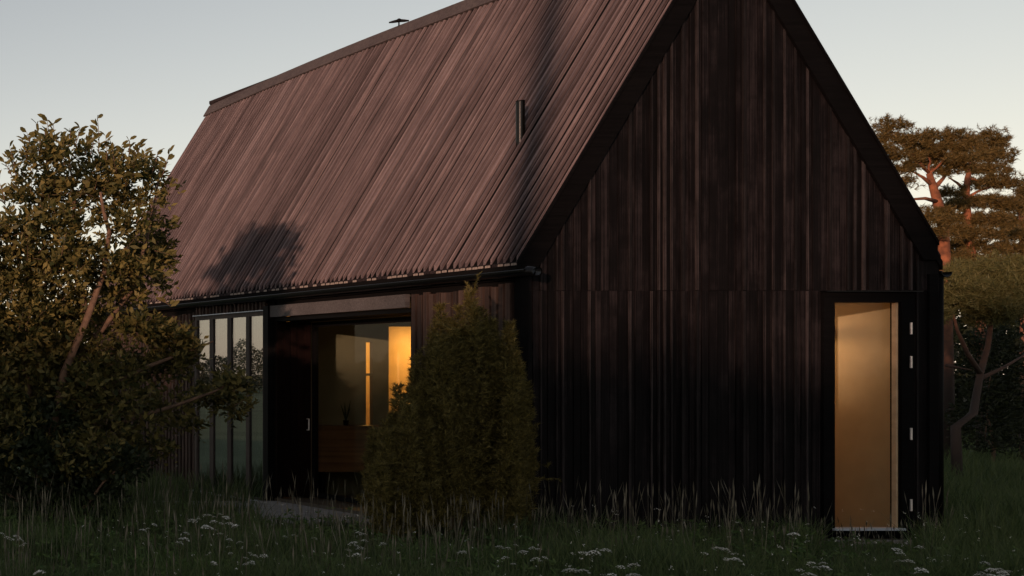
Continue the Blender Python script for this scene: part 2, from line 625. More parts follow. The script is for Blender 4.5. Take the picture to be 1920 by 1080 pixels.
# --- gable cladding: wide boards with cover battens, two tiers
ZJ = 2.965
x = XL
first = True
edges = [XL]
while edges[-1] < XR - 0.24:
    edges.append(edges[-1] + random.choice((0.065, 0.075, 0.085, 0.10, 0.13)))
edges[-1] = XR
DX0, DX1 = 15.50, 16.52
for a, b in zip(edges[:-1], edges[1:]):
    xm = (a + b) / 2
    yo = random.uniform(-0.009, 0.007)
    # upper tier
    up = MB()
    gap = 0.004
    z0a, z0b = roof_z(a + gap, 0.05), roof_z(b - gap, 0.05)
    zj = ZJ + random.uniform(0.0005, 0.004)
    pol = [(a + gap, zj), (b - gap, zj), (b - gap, z0b), (a + gap, z0a)]
    if a < XA < b:
        pol.insert(3, (XA, ZA - 0.05))
    up.prism(pol, 'y', 0.004 + yo, 0.028 + yo)
    up.build('wall_board', M['gable'], house, origin=(xm, 0, ZJ + 1))
    aa, bb = a, b
    if a < DX1 and b > DX0:           # door opening
        if a < DX0 - 0.03:
            bb = DX0
        elif b > DX1 + 0.03:
            aa = DX1
        else:
            continue
    lo = MB()
    lo.prism([(aa + gap, 0.06), (bb - gap, 0.06), (bb - gap, ZJ + 0.0003), (aa + gap, ZJ + 0.0003)], 'y', 0.006 + yo * 0.8, 0.03 + yo * 0.8)
    lo.build('wall_board', M['gable'], house, origin=(xm, 0, 1))
k = 0
for e in edges[1:-1]:
    if random.random() < 0.55:
        continue
    w = random.choice((0.009, 0.011, 0.015))
    yb = -random.uniform(0.014, 0.030)
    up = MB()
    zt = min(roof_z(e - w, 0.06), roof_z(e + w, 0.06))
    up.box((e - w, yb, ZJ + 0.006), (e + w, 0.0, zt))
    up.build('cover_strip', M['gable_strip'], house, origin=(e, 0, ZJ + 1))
    if DX0 - 0.03 < e < DX1 + 0.03:
        continue
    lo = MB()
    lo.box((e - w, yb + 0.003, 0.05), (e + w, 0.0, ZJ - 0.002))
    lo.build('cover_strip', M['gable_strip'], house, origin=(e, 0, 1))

# corner boards
for xc in (XL - 0.03, XR - 0.145):
    cb = MB()
    cb.box((xc, -0.03, 0.03), (xc + 0.10, 0.05, 3.12 if xc < 13 else 3.16))
    cb.build('corner_board', M['rake'], house)

# --- west wall: vertical slats
def slat_run(y0, y1, z0, z1, pitch, w, xo=11.985, mat='slat', jit=0.03):
    yy = y0
    i = 0
    while yy + w < y1:
        s = MB()
        ww = w + random.uniform(-0.008, 0.008)
        s.box((xo - 0.05 + random.uniform(-0.006, 0.006), yy, z0), (xo, yy + ww, z1 + random.uniform(-jit, jit)))
        s.m[1] = 1
        s.build('wall_slat', [M[mat], M['endgrain'] if random.random() < 0.2 else M[mat]], house, origin=(xo, yy, 1.5))
        yy += pitch + random.uniform(-0.006, 0.006)
        i += 1


slat_run(0.10, 1.90, 0.05, 3.04, 0.108, 0.074)
slat_run(7.22, LEN - 0.05, 0.05, 3.02, 0.115, 0.060)
slat_run(5.12, 7.20, 2.99, 3.16, 0.105, 0.05, xo=11.99)
# lintel over the wide opening
li = MB()
li.box((11.93, 1.905, 2.865), (11.99, 4.97, 3.04))
li.build('lintel', M['lintel'], house, origin=(11.96, 3.4, 2.95))
tr = MB()
tr.box((11.95, 0.02, 3.10), (12.0, LEN, 3.20))
tr.build('eaves_board', M['rake'], house)
# jamb post between opening and windows
jp = MB()
jp.box((11.90, 4.97, 0.03), (12.0, 5.10, 3.04))
jp.build('jamb_post', M['black'], house)

# --- recess behind the wide opening
rc = MB()
rc.box((12.0, 1.9, 2.80), (12.62, 4.96, 2.86))
rc.box((12.0, 1.84, 0.0), (12.62, 1.9, 2.86))
rc.build('recess_lining', M['black'], house)
xx = 12.005
while xx < 12.52:
    s = MB()
    s.box((xx, 4.905, 0.1), (xx + 0.098, 4.955, 2.795))
    s.build('reveal_board', M['reveal'], house, origin=(xx, 4.9, 1.5))
    xx += 0.105
hd = MB()
hd.tube([(12.46, 4.895, 1.13), (12.46, 4.85, 1.13), (12.46, 4.85, 1.30), (12.46, 4.895, 1.30)], [0.011] * 4, 8)
hd.build('handle', M['hinge'], house)
gw = MB()
gz = (0.10, 2.78)
gw.box((12.54, 1.9, gz[0]), (12.60, 4.905, gz[0] + 0.07))
gw.box((12.54, 1.9, gz[1] - 0.07), (12.60, 4.905, gz[1]))
gw.box((12.54, 4.84, gz[0] + 0.07), (12.60, 4.905, gz[1] - 0.07))
gw.box((12.54, 1.9, gz[0] + 0.07), (12.60, 1.97, gz[1] - 0.07))
slider = gw.build('glazed_door', M['black'], house)
pn = MB()
pn.box((12.565, 1.97, gz[0] + 0.07), (12.573, 4.84, gz[1] - 0.07))
pn.build('glass_pane', M['glass'], slider)

# --- window bank
wb = MB()
wb.box((11.94, 5.11, -0.0), (12.06, 7.19, 0.05))
wb.box((11.94, 5.11, 2.90), (12.06, 7.19, 2.97))
wb.box((11.93, 7.12, 0.05), (12.06, 7.19, 2.90))
wb.box((11.93, 5.11, 0.05), (12.06, 5.16, 2.90))
win = wb.build('window', M['mull'], house)
bars = [(5.52, 5.655), (6.05, 6.20), (6.59, 6.74)]
for a, b in bars:
    q = MB()
    q.box((11.935, a + 0.02, 0.05), (12.06, b - 0.02, 2.90))
    q.build('mullion', M['mull'], win, origin=(11.97, a, 1.5))
cell = [5.16] + [v for p in bars for v in p] + [7.12]
for i in range(4):
    q = MB()
    q.box((11.955, cell[2 * i] - 0.015, 0.05), (11.963, cell[2 * i + 1] + 0.015, 2.90))
    q.build('glass_pane', M['glass_coated'], win)
q = MB()
q.box((12.066, 5.12, 0.06), (12.076, 7.2, 2.96))
q.build('roller_blind', M['blind'], win)
q = MB()
q.box((11.90, 5.10, 2.972), (12.0, 7.2, 2.985))
q.build('flashing', M['galv'], win)
q = MB()
q.box((11.84, 5.05, -0.02), (11.94, 7.22, 0.012))
q.build('window_sill', M['galv'], win)

# --- gutters: west one runs out past the gable as a spout
def gutter(name, x, y0, y1, z, r):
    m_ = MB()
    n = 10
    for (yy) in (y0, y1):
        for rr in (r, r - 0.006):
            for j in range(n + 1):
                a = math.pi + math.pi * j / n
                m_.v.append((x + rr * math.cos(a), yy, z + rr * math.sin(a)))
    w = n + 1
    for j in range(n):
        m_.f.append((j, j + 1, 2 * w + j + 1, 2 * w + j))
        m_.f.append((w + j + 1, w + j, 3 * w + j, 3 * w + j + 1))
        m_.f.append((j + 1, j, w + j, w + j + 1))
        m_.f.append((2 * w + j, 2 * w + j + 1, 3 * w + j + 1, 3 * w + j))
        m_.m += [0] * 4
    m_.f.append((0, w, 3 * w, 2 * w))
    m_.f.append((w - 1, 3 * w - 1, 4 * w - 1, 2 * w - 1)[::1])
    m_.m += [0, 0]
    g_ = m_.build(name, M['steel'], house)
    bead = MB()
    bead.tube([(x - r, y0, z), (x - r, y1, z)], [0.010, 0.010], 8)
    bead.build('gutter_lip', M['steel'], g_)
    return g_


gw_ = gutter('gutter', 11.86, -0.30, LEN + 0.1, 3.19, 0.065)
sp = MB()
sp.tube([(11.86, -0.28, 3.175), (11.86, -0.34, 3.17), (11.86, -0.40, 3.16)], [0.062, 0.058, 0.05], 12, cap=False)
sp.tube([(11.86, -0.39, 3.16), (11.86, -0.41, 3.158)], [0.058, 0.058], 12, cap=False)
sp.build('gutter_spout', M['steel'], gw_, smooth=True)
gutter('gutter', 16.95, -0.02, LEN, 3.19, 0.065)
for i in range(19):
    yb = 0.15 + i * 0.62
    q = MB()
    q.box((11.785, yb, 3.115), (11.95, yb + 0.02, 3.122))
    q.build('gutter_bracket', M['steel'], gw_)
dp = MB()
dp.tube([(16.915, 0.03, 3.14), (16.915, 0.03, 0.05)], [0.035, 0.035], 10)
dp.build('downpipe', M['black'], house, smooth=True)

# --- gable door
door = thing('door', None, None, (16.0, 0, 0.1))
del WORLD[door.name]
bpy.data.objects.remove(door)
fr = MB()
Z0, Z1 = 0.17, 2.86
fr.box((DX0, -0.03, Z0 - 0.1), (15.63, 0.10, Z1 + 0.09))
fr.box((16.41, -0.03, Z0 - 0.1), (DX1 + 0.04, 0.10, Z1 + 0.09))
fr.box((15.63, -0.03, Z1 - 0.03), (16.41, 0.10, Z1 + 0.09))
fr.box((15.63, 0.0, Z0 - 0.1), (16.41, 0.10, Z0 - 0.005))
door = fr.build('door', M['rake'], house)
q = MB()
q.box((16.385, 0.012, Z0), (16.41, 0.06, Z1 - 0.032))
q.build('door_lining', M['jamb'], door)
q = MB()
q.box((15.632, 0.075, Z0), (16.40, 0.083, Z1 - 0.032))
q.build('glass_pane', M['glass_low'], door)
q = MB()
q.box((15.60, -0.06, Z0 - 0.004), (16.43, 0.09, Z0 + 0.022))
q.build('door_sill', M['galv'], door)
q = MB()
q.box((15.48, -0.09, Z1 + 0.092), (16.60, 0.0, Z1 + 0.10))
q.build('flashing', M['steel'], door)
for hz in ((627, 605), (690, 668), (824, 802), (957, 935)):
    q = MB()
    za, zb = EYE + (700 - hz[0]) / 160, EYE + (700 - hz[1]) / 160
    q.tube([(16.507, -0.042, za), (16.507, -0.042, zb)], [0.012, 0.012], 8)
    q.build('hinge', M['hinge'], door)
q = MB()
q.box((15.52, -0.42, 0.0), (16.62, -0.05, 0.06))
step = q.build('door_step', M['concrete'], house)
# --- roof pipe and weather vane
q = MB()
q.tube([(12.93, 1.24, 4.85), (12.93, 1.24, 5.43)], [0.047, 0.047], 20, cap=False)
q.tube([(12.93, 1.24, 5.43), (12.93, 1.24, 5.445)], [0.049, 0.049], 14)
q.build('vent_pipe', plain('pipe_black', (0.008, 0.007, 0.006), 0.22, 0.0, spec=0.22), house, smooth=False)
for pmesh in (bpy.data.objects['vent_pipe'].data,):
    for p_ in pmesh.polygons:
        p_.use_smooth = len(p_.vertices) == 4

yv = 14.43 * F / (748 + 944) - D0
zv = ZA + 0.05
vane = thing('weather_vane', 'small black weather vane with two flat arms on the roof ridge', 'weather vane', (XA, yv, zv))
q = MB()
q.tube([(XA, yv, zv - 0.03), (XA, yv, zv + 0.09)], [0.011, 0.011], 8)
q.build('post', M['black'], vane)
q = MB()
q.tube([(XA, yv, zv + 0.055), (XA, yv, zv + 0.075), (XA, yv, zv + 0.10), (XA, yv, zv + 0.115)], [0.02, 0.034, 0.032, 0.01], 10)
q.build('hub', M['black'], vane, smooth=True)
for sgn in (-1, 1):
    q = MB()
    d = Vector((0.9, -0.42, 0)) * sgn
    w = Vector((0.42, 0.9, 0)) * 0.012
    c = Vector((XA, yv, zv + 0.085))
    pts = []
    for s_, zt, zb in ((0.0, 0.02, -0.03), (0.075, 0.005, -0.034), (0.135, -0.012, -0.03)):
        for ww in (w, -w):
            pts += [c + d * s_ + ww + Vector((0, 0, zt)), c + d * s_ + ww + Vector((0, 0, zb))]
    q.v = [tuple(p) for p in pts]
    for i in (0, 4):
        q.f += [(i, i + 1, i + 5, i + 4), (i + 2, i + 6, i + 7, i + 3), (i, i + 4, i + 6, i + 2), (i + 1, i + 3, i + 7, i + 5)]
    q.f += [(8, 9, 11, 10), (0, 2, 3, 1)]
    q.m = [0] * len(q.f)
    q.build('arm', M['black'], vane)

# --- interior
it = MB()
yp0, yp1 = 5.50, 5.58
it.box((12.62, yp0, 0.08), (13.76, yp1, 3.0))
it.box((13.76, yp0, 2.49), (13.87, yp1, 3.0))
it.box((13.76, yp0, 1.96), (13.87, yp1, 2.0))
it.box((13.76, yp0, 0.08), (13.87, yp1, 1.0))
it.box((13.87, yp0, 0.08), (14.12, yp1, 3.0))
it.box((14.12, yp0, 2.74), (14.95, yp1, 3.0))
it.box((14.95, yp0, 0.08), (15.2, yp1, 3.0))
it.box((12.56, 4.96, 0.08), (12.62, yp0, 3.0))
it.build('partition', M['olive'], house)
hall = MB()
hall.box((15.2, 0.14, 0.08), (15.28, 8.5, 3.0))
hall.box((16.70, 0.14, 0.08), (16.735, 8.5, 2.98))
hall.box((15.28, 3.0, 0.08), (16.70, 3.08, 2.98))
hall.box((15.28, 0.14, 2.84), (16.70, 3.0, 2.90))
hall.build('hall_wall', M['plaster'], house)
lr = MB()
lr.box((12.55, 7.30, 0.08), (15.2, 7.38, 3.0))
lr.box((12.50, 5.58, 0.08), (12.55, 7.38, 3.0))
lr.build('back_room_wall', M['plaster'], house)


def lamp(x, y, z, watts, col, r=0.07):
    s = MB()
    s.tube([(x, y, z + 0.10), (x, y, z + 0.06), (x, y, z + 0.0)], [0.03, 0.10, 0.13], 14, cap=False)
    sh = s.build('unseen_lamp', M['jamb'], house)
    ld = bpy.data.lights.new('unseen_bulb', 'POINT')
    ld.energy = watts
    ld.color = col
    ld.shadow_soft_size = r
    lo_ = bpy.data.objects.new('unseen_bulb', ld)
    COL.objects.link(lo_)
    lo_.location = (x, y, z - 0.06)


WARM = (1.0, 0.50, 0.12)
lamp(14.6, 6.6, 2.55, 38, WARM)
lamp(15.0, 3.0, 2.70, 8.0, (1.0, 0.6, 0.25))  # unseen fill lamp added to lift the dim living room
lamp(16.25, 1.65, 2.50, 14, (1.0, 0.53, 0.22))
lamp(16.53, 1.20, 2.42, 0.35, (1.0, 0.55, 0.15), 0.04)  # small unseen lamp added for a bright patch on the hall wall

cab_o = thing('sideboard', 'red brown wooden sideboard behind the wide glass pane', 'sideboard', (13.6, 5.1, 0.08))
q = MB()
q.box((12.66, 4.96, 0.48), (14.6, 5.42, 1.15))
q.build('body', M['cabinet'], cab_o)
q = MB()
q.box((12.65, 4.93, 1.152), (14.62, 5.44, 1.19))
q.build('top', M['cabinet'], cab_o)
for lx in (12.75, 14.45):
    q = MB()
    q.box((lx, 5.0, 0.08), (lx + 0.06, 5.38, 0.478))
    q.build('leg', M['black'], cab_o)
pl = thing('potted_plant', 'small dark plant in a pot on top of the sideboard', 'plant', (13.22, 5.15, 1.19))
q = MB()
q.tube([(13.22, 5.15, 1.19), (13.22, 5.15, 1.27)], [0.03, 0.04], 10)
q.build('pot', M['black'], pl)
for k in range(5):
    a = k * 1.3
    q = MB()
    q.tube([(13.22, 5.15, 1.25), (13.22 + 0.03 * math.cos(a), 5.15 + 0.03 * math.sin(a), 1.38),
            (13.22 + 0.07 * math.cos(a), 5.15 + 0.07 * math.sin(a), 1.46 + 0.03 * k)], [0.006, 0.012, 0.002], 5)
    q.build('leaf', M['leafdark'], pl)

# --- paved strip in front of the wide opening
q = MB()
q.box((10.0, 1.9, -0.02), (12.0, 4.95, 0.035))
tag(q.build('terrace', M['concrete']), kind='structure')

# ------------------------------------------------------------------ foliage tools
def leaf_cloud(P, Dr, L, W, fold=0.25):
    """rhombic leaves: P base, Dr direction, L length, W width -> verts, quads"""
    n = len(P)
    side = unit(np.cross(Dr, rand_dirs(n)))
    nor = unit(np.cross(side, Dr))
    L = L[:, None]
    W = W[:, None]
    mid = P + Dr * L * 0.5 + nor * L * fold * rng.uniform(-0.6, 0.6, (n, 1))
    V = np.stack([P, mid + side * W * 0.5, P + Dr * L, mid - side * W * 0.5], 1).reshape(-1, 3)
    Fq = np.arange(4 * n).reshape(n, 4)
    return V, Fq


def needle_tufts(C, Ax, n_per, L, w, spread):
    """tufts of thin triangles round axes Ax at centres C"""
    n = len(C)
    Cc = np.repeat(C, n_per, 0)
    Aa = np.repeat(Ax, n_per, 0)
    Dr = unit(Aa + spread * rng.normal(size=(n * n_per, 3)))
    ln = L * rng.uniform(0.6, 1.15, (n * n_per, 1))
    side = unit(np.cross(Dr, rand_dirs(n * n_per))) * w
    base = Cc + Aa * rng.uniform(-0.5, 0.5, (n * n_per, 1)) * L
    V = np.stack([base - side, base + side, base + Dr * ln], 1).reshape(-1, 3)
    return V, np.arange(3 * n * n_per).reshape(-1, 3)


def pad_points(c, rad, n, shell=0.5):
    d = rand_dirs(n)
    r = rng.uniform(shell, 1.0, (n, 1)) ** 0.6
    return np.array(c) + d * r * np.array(rad), d


def wiggle(a, b, n, amp):
    a, b = Vector(a), Vector(b)
    L_ = (b - a).length
    out = []
    for i in range(n + 1):
        t_ = i / n
        j = Vector((random.uniform(-1, 1), random.uniform(-1, 1), random.uniform(-1, 1))) * amp * L_ * math.sin(math.pi * t_)
        out.append(a.lerp(b, t_) + j)
    return out


# ------------------------------------------------------------------ broadleaf tree at left
DT = 17.0
base_t = at(92, 1000, DT)
base_t.z = 0.0
tree = thing('broadleaf_tree', 'bushy broadleaf tree with golden upper leaves at left edge', 'tree', base_t)
stems = [
    ([(92, 995), (88, 900), (100, 800), (120, 700), (160, 605), (195, 510), (205, 435), (194, 395), (188, 360)], 0.07, -0.6),
    ([(88, 900), (60, 780), (40, 640), (55, 480), (90, 330), (85, 240)], 0.06, 0.5),
    ([(100, 800), (170, 740), (270, 690), (350, 660), (400, 640)], 0.045, -0.5),
    ([(120, 700), (190, 620), (250, 540), (280, 430), (300, 320)], 0.045, -0.1),
    ([(120, 830), (230, 790), (330, 760), (400, 735), (440, 715)], 0.04, -0.6),
    ([(165, 590), (130, 480), (140, 380), (130, 300)], 0.04, 0.3),
]
for pts, r0, dd in stems:
    P_ = []
    for i, (px, py) in enumerate(pts):
        p = at(px, py, DT + dd * (i / (len(pts) - 1)) + random.uniform(-0.05, 0.05))
        P_.append(p)
    q = MB()
    q.tube(P_, [r0 * (1 - 0.8 * i / (len(P_) - 1)) for i in range(len(P_))], 8)
    q.build('branch' if r0 < 0.08 else 'trunk', M['bark'], tree, smooth=True)

pads_t = [(70, 285, 26, 34, 150), (108, 290, 28, 34, 190), (140, 288, 20, 34, 120), (190, 312, 28, 28, 170), (228, 318, 30, 32, 200), (262, 322, 24, 28, 130), (298, 335, 20, 30, 90), (32, 312, 16, 24, 60),
          (60, 365, 56, 36, 420), (130, 355, 66, 42, 620), (205, 368, 52, 40, 430), (262, 372, 30, 28, 150), (105, 420, 76, 36, 520), (30, 430, 52, 42, 430), (238, 420, 44, 26, 220), (290, 430, 30, 26, 130),
          (275, 470, 46, 26, 240), (305, 492, 28, 18, 110), (255, 510, 40, 24, 190), (295, 525, 22, 16, 60), (245, 552, 32, 22, 110), (35, 500, 70, 56, 800), (112, 490, 44, 52, 380), (95, 575, 70, 54, 700), (15, 600, 90, 80, 1100),
          (265, 612, 46, 20, 260), (310, 632, 44, 22, 260), (350, 655, 24, 16, 110), (330, 672, 40, 18, 140), (400, 742, 42, 22, 230), (430, 720, 26, 18, 130), (440, 765, 14, 18, 60), (285, 690, 66, 36, 300), (350, 792, 38, 14, 70),
          (300, 760, 58, 28, 200), (185, 690, 70, 56, 560), (205, 770, 76, 56, 600), (60, 700, 110, 70, 1300), (60, 800, 110, 70, 1400), (150, 860, 90, 50, 700), (265, 835, 56, 28, 200),
          (215, 470, 40, 44, 170), (165, 520, 40, 56, 240), (150, 455, 34, 40, 170), (205, 545, 34, 34, 130), (175, 600, 40, 40, 220), (90, 925, 80, 34, 600), (130, 640, 56, 40, 380), (150, 720, 50, 50, 400), (-70, 470, 70, 90, 700), (-70, 640, 90, 110, 1000), (-50, 810, 100, 90, 1000)]
PP, DD, LL = [], [], []
tw = MB()
for (px, py, rx, ry, n) in pads_t:
    dz = random.uniform(-0.5, 0.5)
    c = at(px, py, DT + dz)
    s_ = DT / F
    nsh = max(4, int(n / (6.4 if py < 440 else 4.4)))
    sp_, sd = pad_points(c, (rx * s_, 0.75 * (rx + ry) * 0.5 * s_ + 0.2, ry * s_), nsh, 0.1)
    ax = unit(sd * 0.9 + np.array([0, 0, 0.65]) + 0.45 * rng.normal(size=(nsh, 3)))
    ln_ = rng.uniform(0.14, 0.36, (nsh, 1))
    phase = rng.uniform(0, 6.28, nsh)
    e1 = unit(np.cross(ax, rand_dirs(nsh)))
    e2 = np.cross(ax, e1)
    for j in range(10):
        f_ = (j + 0.6) / 10
        a_ = phase + j * 2.4
        rad_ = np.cos(a_)[:, None] * e1 + np.sin(a_)[:, None] * e2
        sag = np.array([0, 0, -0.25]) * ln_ * f_ ** 2
        PP.append(sp_ + ax * ln_ * (f_ - 0.35) + sag)
        DD.append(unit(ax * (0.35 + 0.5 * f_) + rad_ * 0.9 + np.array([0, 0, 0.1]) + 0.2 * rng.normal(size=(nsh, 3))))
        LL.append(rng.uniform(0.06, 0.145, nsh) * (1.12 - 0.4 * f_))
    for i in range(0, nsh, 3):
        p0 = Vector(sp_[i] - ax[i] * ln_[i] * 0.4)
        p1 = Vector(sp_[i] + ax[i] * ln_[i] * 0.6)
        tw.tube([p0, p1], [0.004, 0.0015], 3, cap=False)
PP = np.concatenate(PP)
DD = np.concatenate(DD)
LL = np.concatenate(LL)
V, Fq = leaf_cloud(PP, DD, LL, LL * rng.uniform(0.34, 0.5, len(PP)), 0.4)
o = npmesh('crown', V, Fq, M['leaf'], tree)
o['kind'] = 'stuff'
tw.build('twigs', M['bark'], tree)['kind'] = 'stuff'
# long shoots that stand out of the crown, leaf by leaf
shoots = [((90, 265), (88, 222)), ((75, 275), (68, 232)), ((185, 285), (183, 222)), ((140, 275), (150, 240)), ((30, 330), (18, 275)),
          ((300, 340), (318, 285)), ((230, 300), (228, 272)), ((265, 320), (272, 285)), ((120, 290), (112, 255)), ((310, 390), (318, 345)),
          ((215, 310), (208, 270)), ((10, 380), (-4, 335)), ((255, 300), (262, 268)), ((430, 720), (455, 700)), ((440, 760), (462, 748)),
          ((290, 470), (325, 480)), ((300, 560), (320, 575)), ((350, 640), (372, 655)), ((50, 300), (45, 262)), ((100, 270), (100, 232)), ((60, 285), (50, 248)), ((170, 290), (176, 250)), ((240, 300), (243, 262)), ((200, 300), (198, 255)), ((285, 325), (296, 285)), ((22, 330), (6, 300)), ((310, 420), (336, 412)), ((250, 310), (256, 275)), ((128, 280), (132, 242)), ((160, 290), (165, 255))]
leaf_me = bpy.data.meshes.new('leaf')
leaf_me.from_pydata([(0, 0, 0), (0.35, 0.21, 0.05), (0.75, 0.17, 0.03), (1, 0, -0.08), (0.75, -0.17, 0.03), (0.35, -0.21, 0.05), (0.35, 0, 0), (0.75, 0, -0.03)], [],
                    [(0, 6, 1), (1, 6, 7, 2), (2, 7, 3), (0, 5, 6), (5, 4, 7, 6), (4, 3, 7)])
leaf_me.materials.append(M['leaf'])
for (a, b) in shoots:
    p0, p1 = at(*a, DT - 0.3), at(*b, DT - 0.3)
    q = MB()
    q.tube([p0, p0.lerp(p1, 0.5) + Vector((0.01, 0, 0)), p1], [0.006, 0.005, 0.002], 5)
    sh = q.build('shoot', M['bark'], tree, origin=p0)
    n = max(7, int((p1 - p0).length / 0.035))
    for j in range(n):
        t_ = 0.1 + 0.9 * j / (n - 1)
        lf = bpy.data.objects.new('leaf', leaf_me)
        COL.objects.link(lf)
        lf.parent = sh
        lf.location = p0.lerp(p1, t_) - p0
        ang = random.uniform(0, 6.28)
        dr = Vector((math.cos(ang), 0.5 * math.sin(ang), random.uniform(0.2, 0.9)))
        lf.rotation_euler = (dr.to_track_quat('X', 'Z') @ Euler((random.uniform(0.6, 1.6) * random.choice((-1, 1)), 0, 0)).to_quaternion()).to_euler()
        s_ = random.uniform(0.09, 0.135)
        lf.scale = (s_, s_, s_)

# ------------------------------------------------------------------ shrubs
def shrub(name, label, pads, depth, mat, size=(0.05, 0.10), base=None, group=None, n_mul=1.0):
    b = at(*base, depth) if base else at(pads[0][0], 900, depth)
    b.z = 0
    t_ = thing(name, label, 'shrub', b, group)
    PP, DD = [], []
    st = MB()
    for (px, py, rx, ry, n) in pads:
        n = int(n * n_mul)
        s_ = depth / F
        c = at(px, py, depth + random.uniform(-0.4, 0.4))
        p, d = pad_points(c, (rx * s_, 0.8 * rx * s_, ry * s_), n, 0.3)
        PP.append(p)
        DD.append(unit(d + rng.normal(size=(n, 3)) * 0.8 + np.array([0, 0, 0.3])))
        st.tube(wiggle(b, c, 4, 0.06), [0.03, 0.025, 0.02, 0.014, 0.006], 6)
    PP = np.concatenate(PP)
    DD = np.concatenate(DD)
    V, Fq = leaf_cloud(PP, DD, rng.uniform(*size, len(PP)), rng.uniform(size[0] * 0.5, size[1] * 0.5, len(PP)))
    npmesh('foliage', V, Fq, mat, t_)['kind'] = 'stuff'
    st.build('stem', M['bark'], t_, smooth=True)
    return t_


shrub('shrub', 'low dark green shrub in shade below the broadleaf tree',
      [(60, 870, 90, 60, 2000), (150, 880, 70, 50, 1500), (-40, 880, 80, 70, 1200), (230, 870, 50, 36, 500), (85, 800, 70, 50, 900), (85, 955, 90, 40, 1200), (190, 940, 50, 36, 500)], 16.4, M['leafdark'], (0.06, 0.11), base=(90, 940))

# ------------------------------------------------------------------ juniper
DJ = 15.0
cj = at(850, 1000, DJ)
cj.z = 0
jun = thing('juniper', 'dense olive green juniper bush at the near corner of the house', 'shrub', cj)
s_ = DJ / F
env = [(690, 850), (702, 805), (722, 790), (746, 722), (760, 740), (780, 668), (800, 672), (814, 606), (825, 574), (842, 598), (860, 576), (882, 543), (904, 578), (922, 600), (938, 650), (956, 606), (966, 660), (974, 700), (984, 716), (976, 760), (985, 800), (975, 900)]
ex = np.array([e[0] for e in env], float)
ey = np.array([e[1] for e in env], float)
plumes = []
for (tx, ty) in env[1:-1]:
    plumes.append((tx, ty, 0.0))
for i in range(96):
    tx = rng.uniform(700, 972)
    top = np.interp(tx, ex, ey)
    plumes.append((tx, top + rng.uniform(8, 260) * rng.uniform(0.2, 1), rng.uniform(-1, 1) * 0.75 * min(1, 0.25 + (top - 540) / 200 + 0.3)))
Cs, As = [], []
q = MB()
for (tx, ty, dd) in plumes:
    dpt = DJ - abs(dd) * 0.8 if dd < 0.3 else DJ + dd
    tp = np.array(at(tx, min(ty, 930), dpt))
    bx = 850 + 0.72 * (tx - 850)
    b = np.array(at(bx, 1000, DJ + 0.6 * (dpt - DJ)))
    b[2] = 0.05
    hgt = tp[2] - b[2]
    n = int(36 + 120 * hgt)
    h = rng.uniform(0.12, 1, n) ** 0.8
    rad_ = 0.21 * np.clip(1.06 - h, 0.04, 1) ** 0.7 * rng.uniform(0.1, 1.0, n) ** 0.5 * (0.66 + 0.10 * hgt)
    ang = rng.uniform(0, 2 * np.pi, n)
    out = np.stack([np.cos(ang), np.sin(ang), np.zeros(n)], 1)
    bow = np.array([tp[0] - b[0], tp[1] - b[1], 0])
    ctr = b[None] * (1 - h[:, None]) + tp[None] * h[:, None] + bow[None] * (0.45 * np.sin(np.pi * h))[:, None]
    Cs.append(ctr + out * rad_[:, None])
    As.append(unit(out * 0.8 + np.array([0, 0, 0.85]) + 0.35 * rng.normal(size=(n, 3))))
    if abs(tx - 850) < 60 and dd > 0.1:
        q.tube([b, b * .5 + tp * .5 + bow * 0.4, tp * 0.7 + b * 0.3], [0.022, 0.014, 0.004], 5)
Cs = np.concatenate(Cs)
As = np.concatenate(As)
# stray sprigs that break the outline
for i in range(210):
    j = rng.integers(0, len(Cs))
    a_ = unit(As[j] + np.array([0, 0, 0.5]) + 0.5 * rng.normal(size=3))
    m_ = rng.integers(5, 10)
    t_ = np.linspace(0.02, rng.uniform(0.12, 0.24), m_)[:, None]
    Cs = np.concatenate([Cs, Cs[j][None] + a_[None] * t_])
    As = np.concatenate([As, unit(a_[None] + 0.3 * rng.normal(size=(m_, 3)))])
V, Fq = needle_tufts(Cs, As, 15, 0.056, 0.0045, 0.6)
npmesh('foliage', V, Fq, M['juniper'], jun)['kind'] = 'stuff'
q.build('trunk', M['bark'], jun, smooth=True)

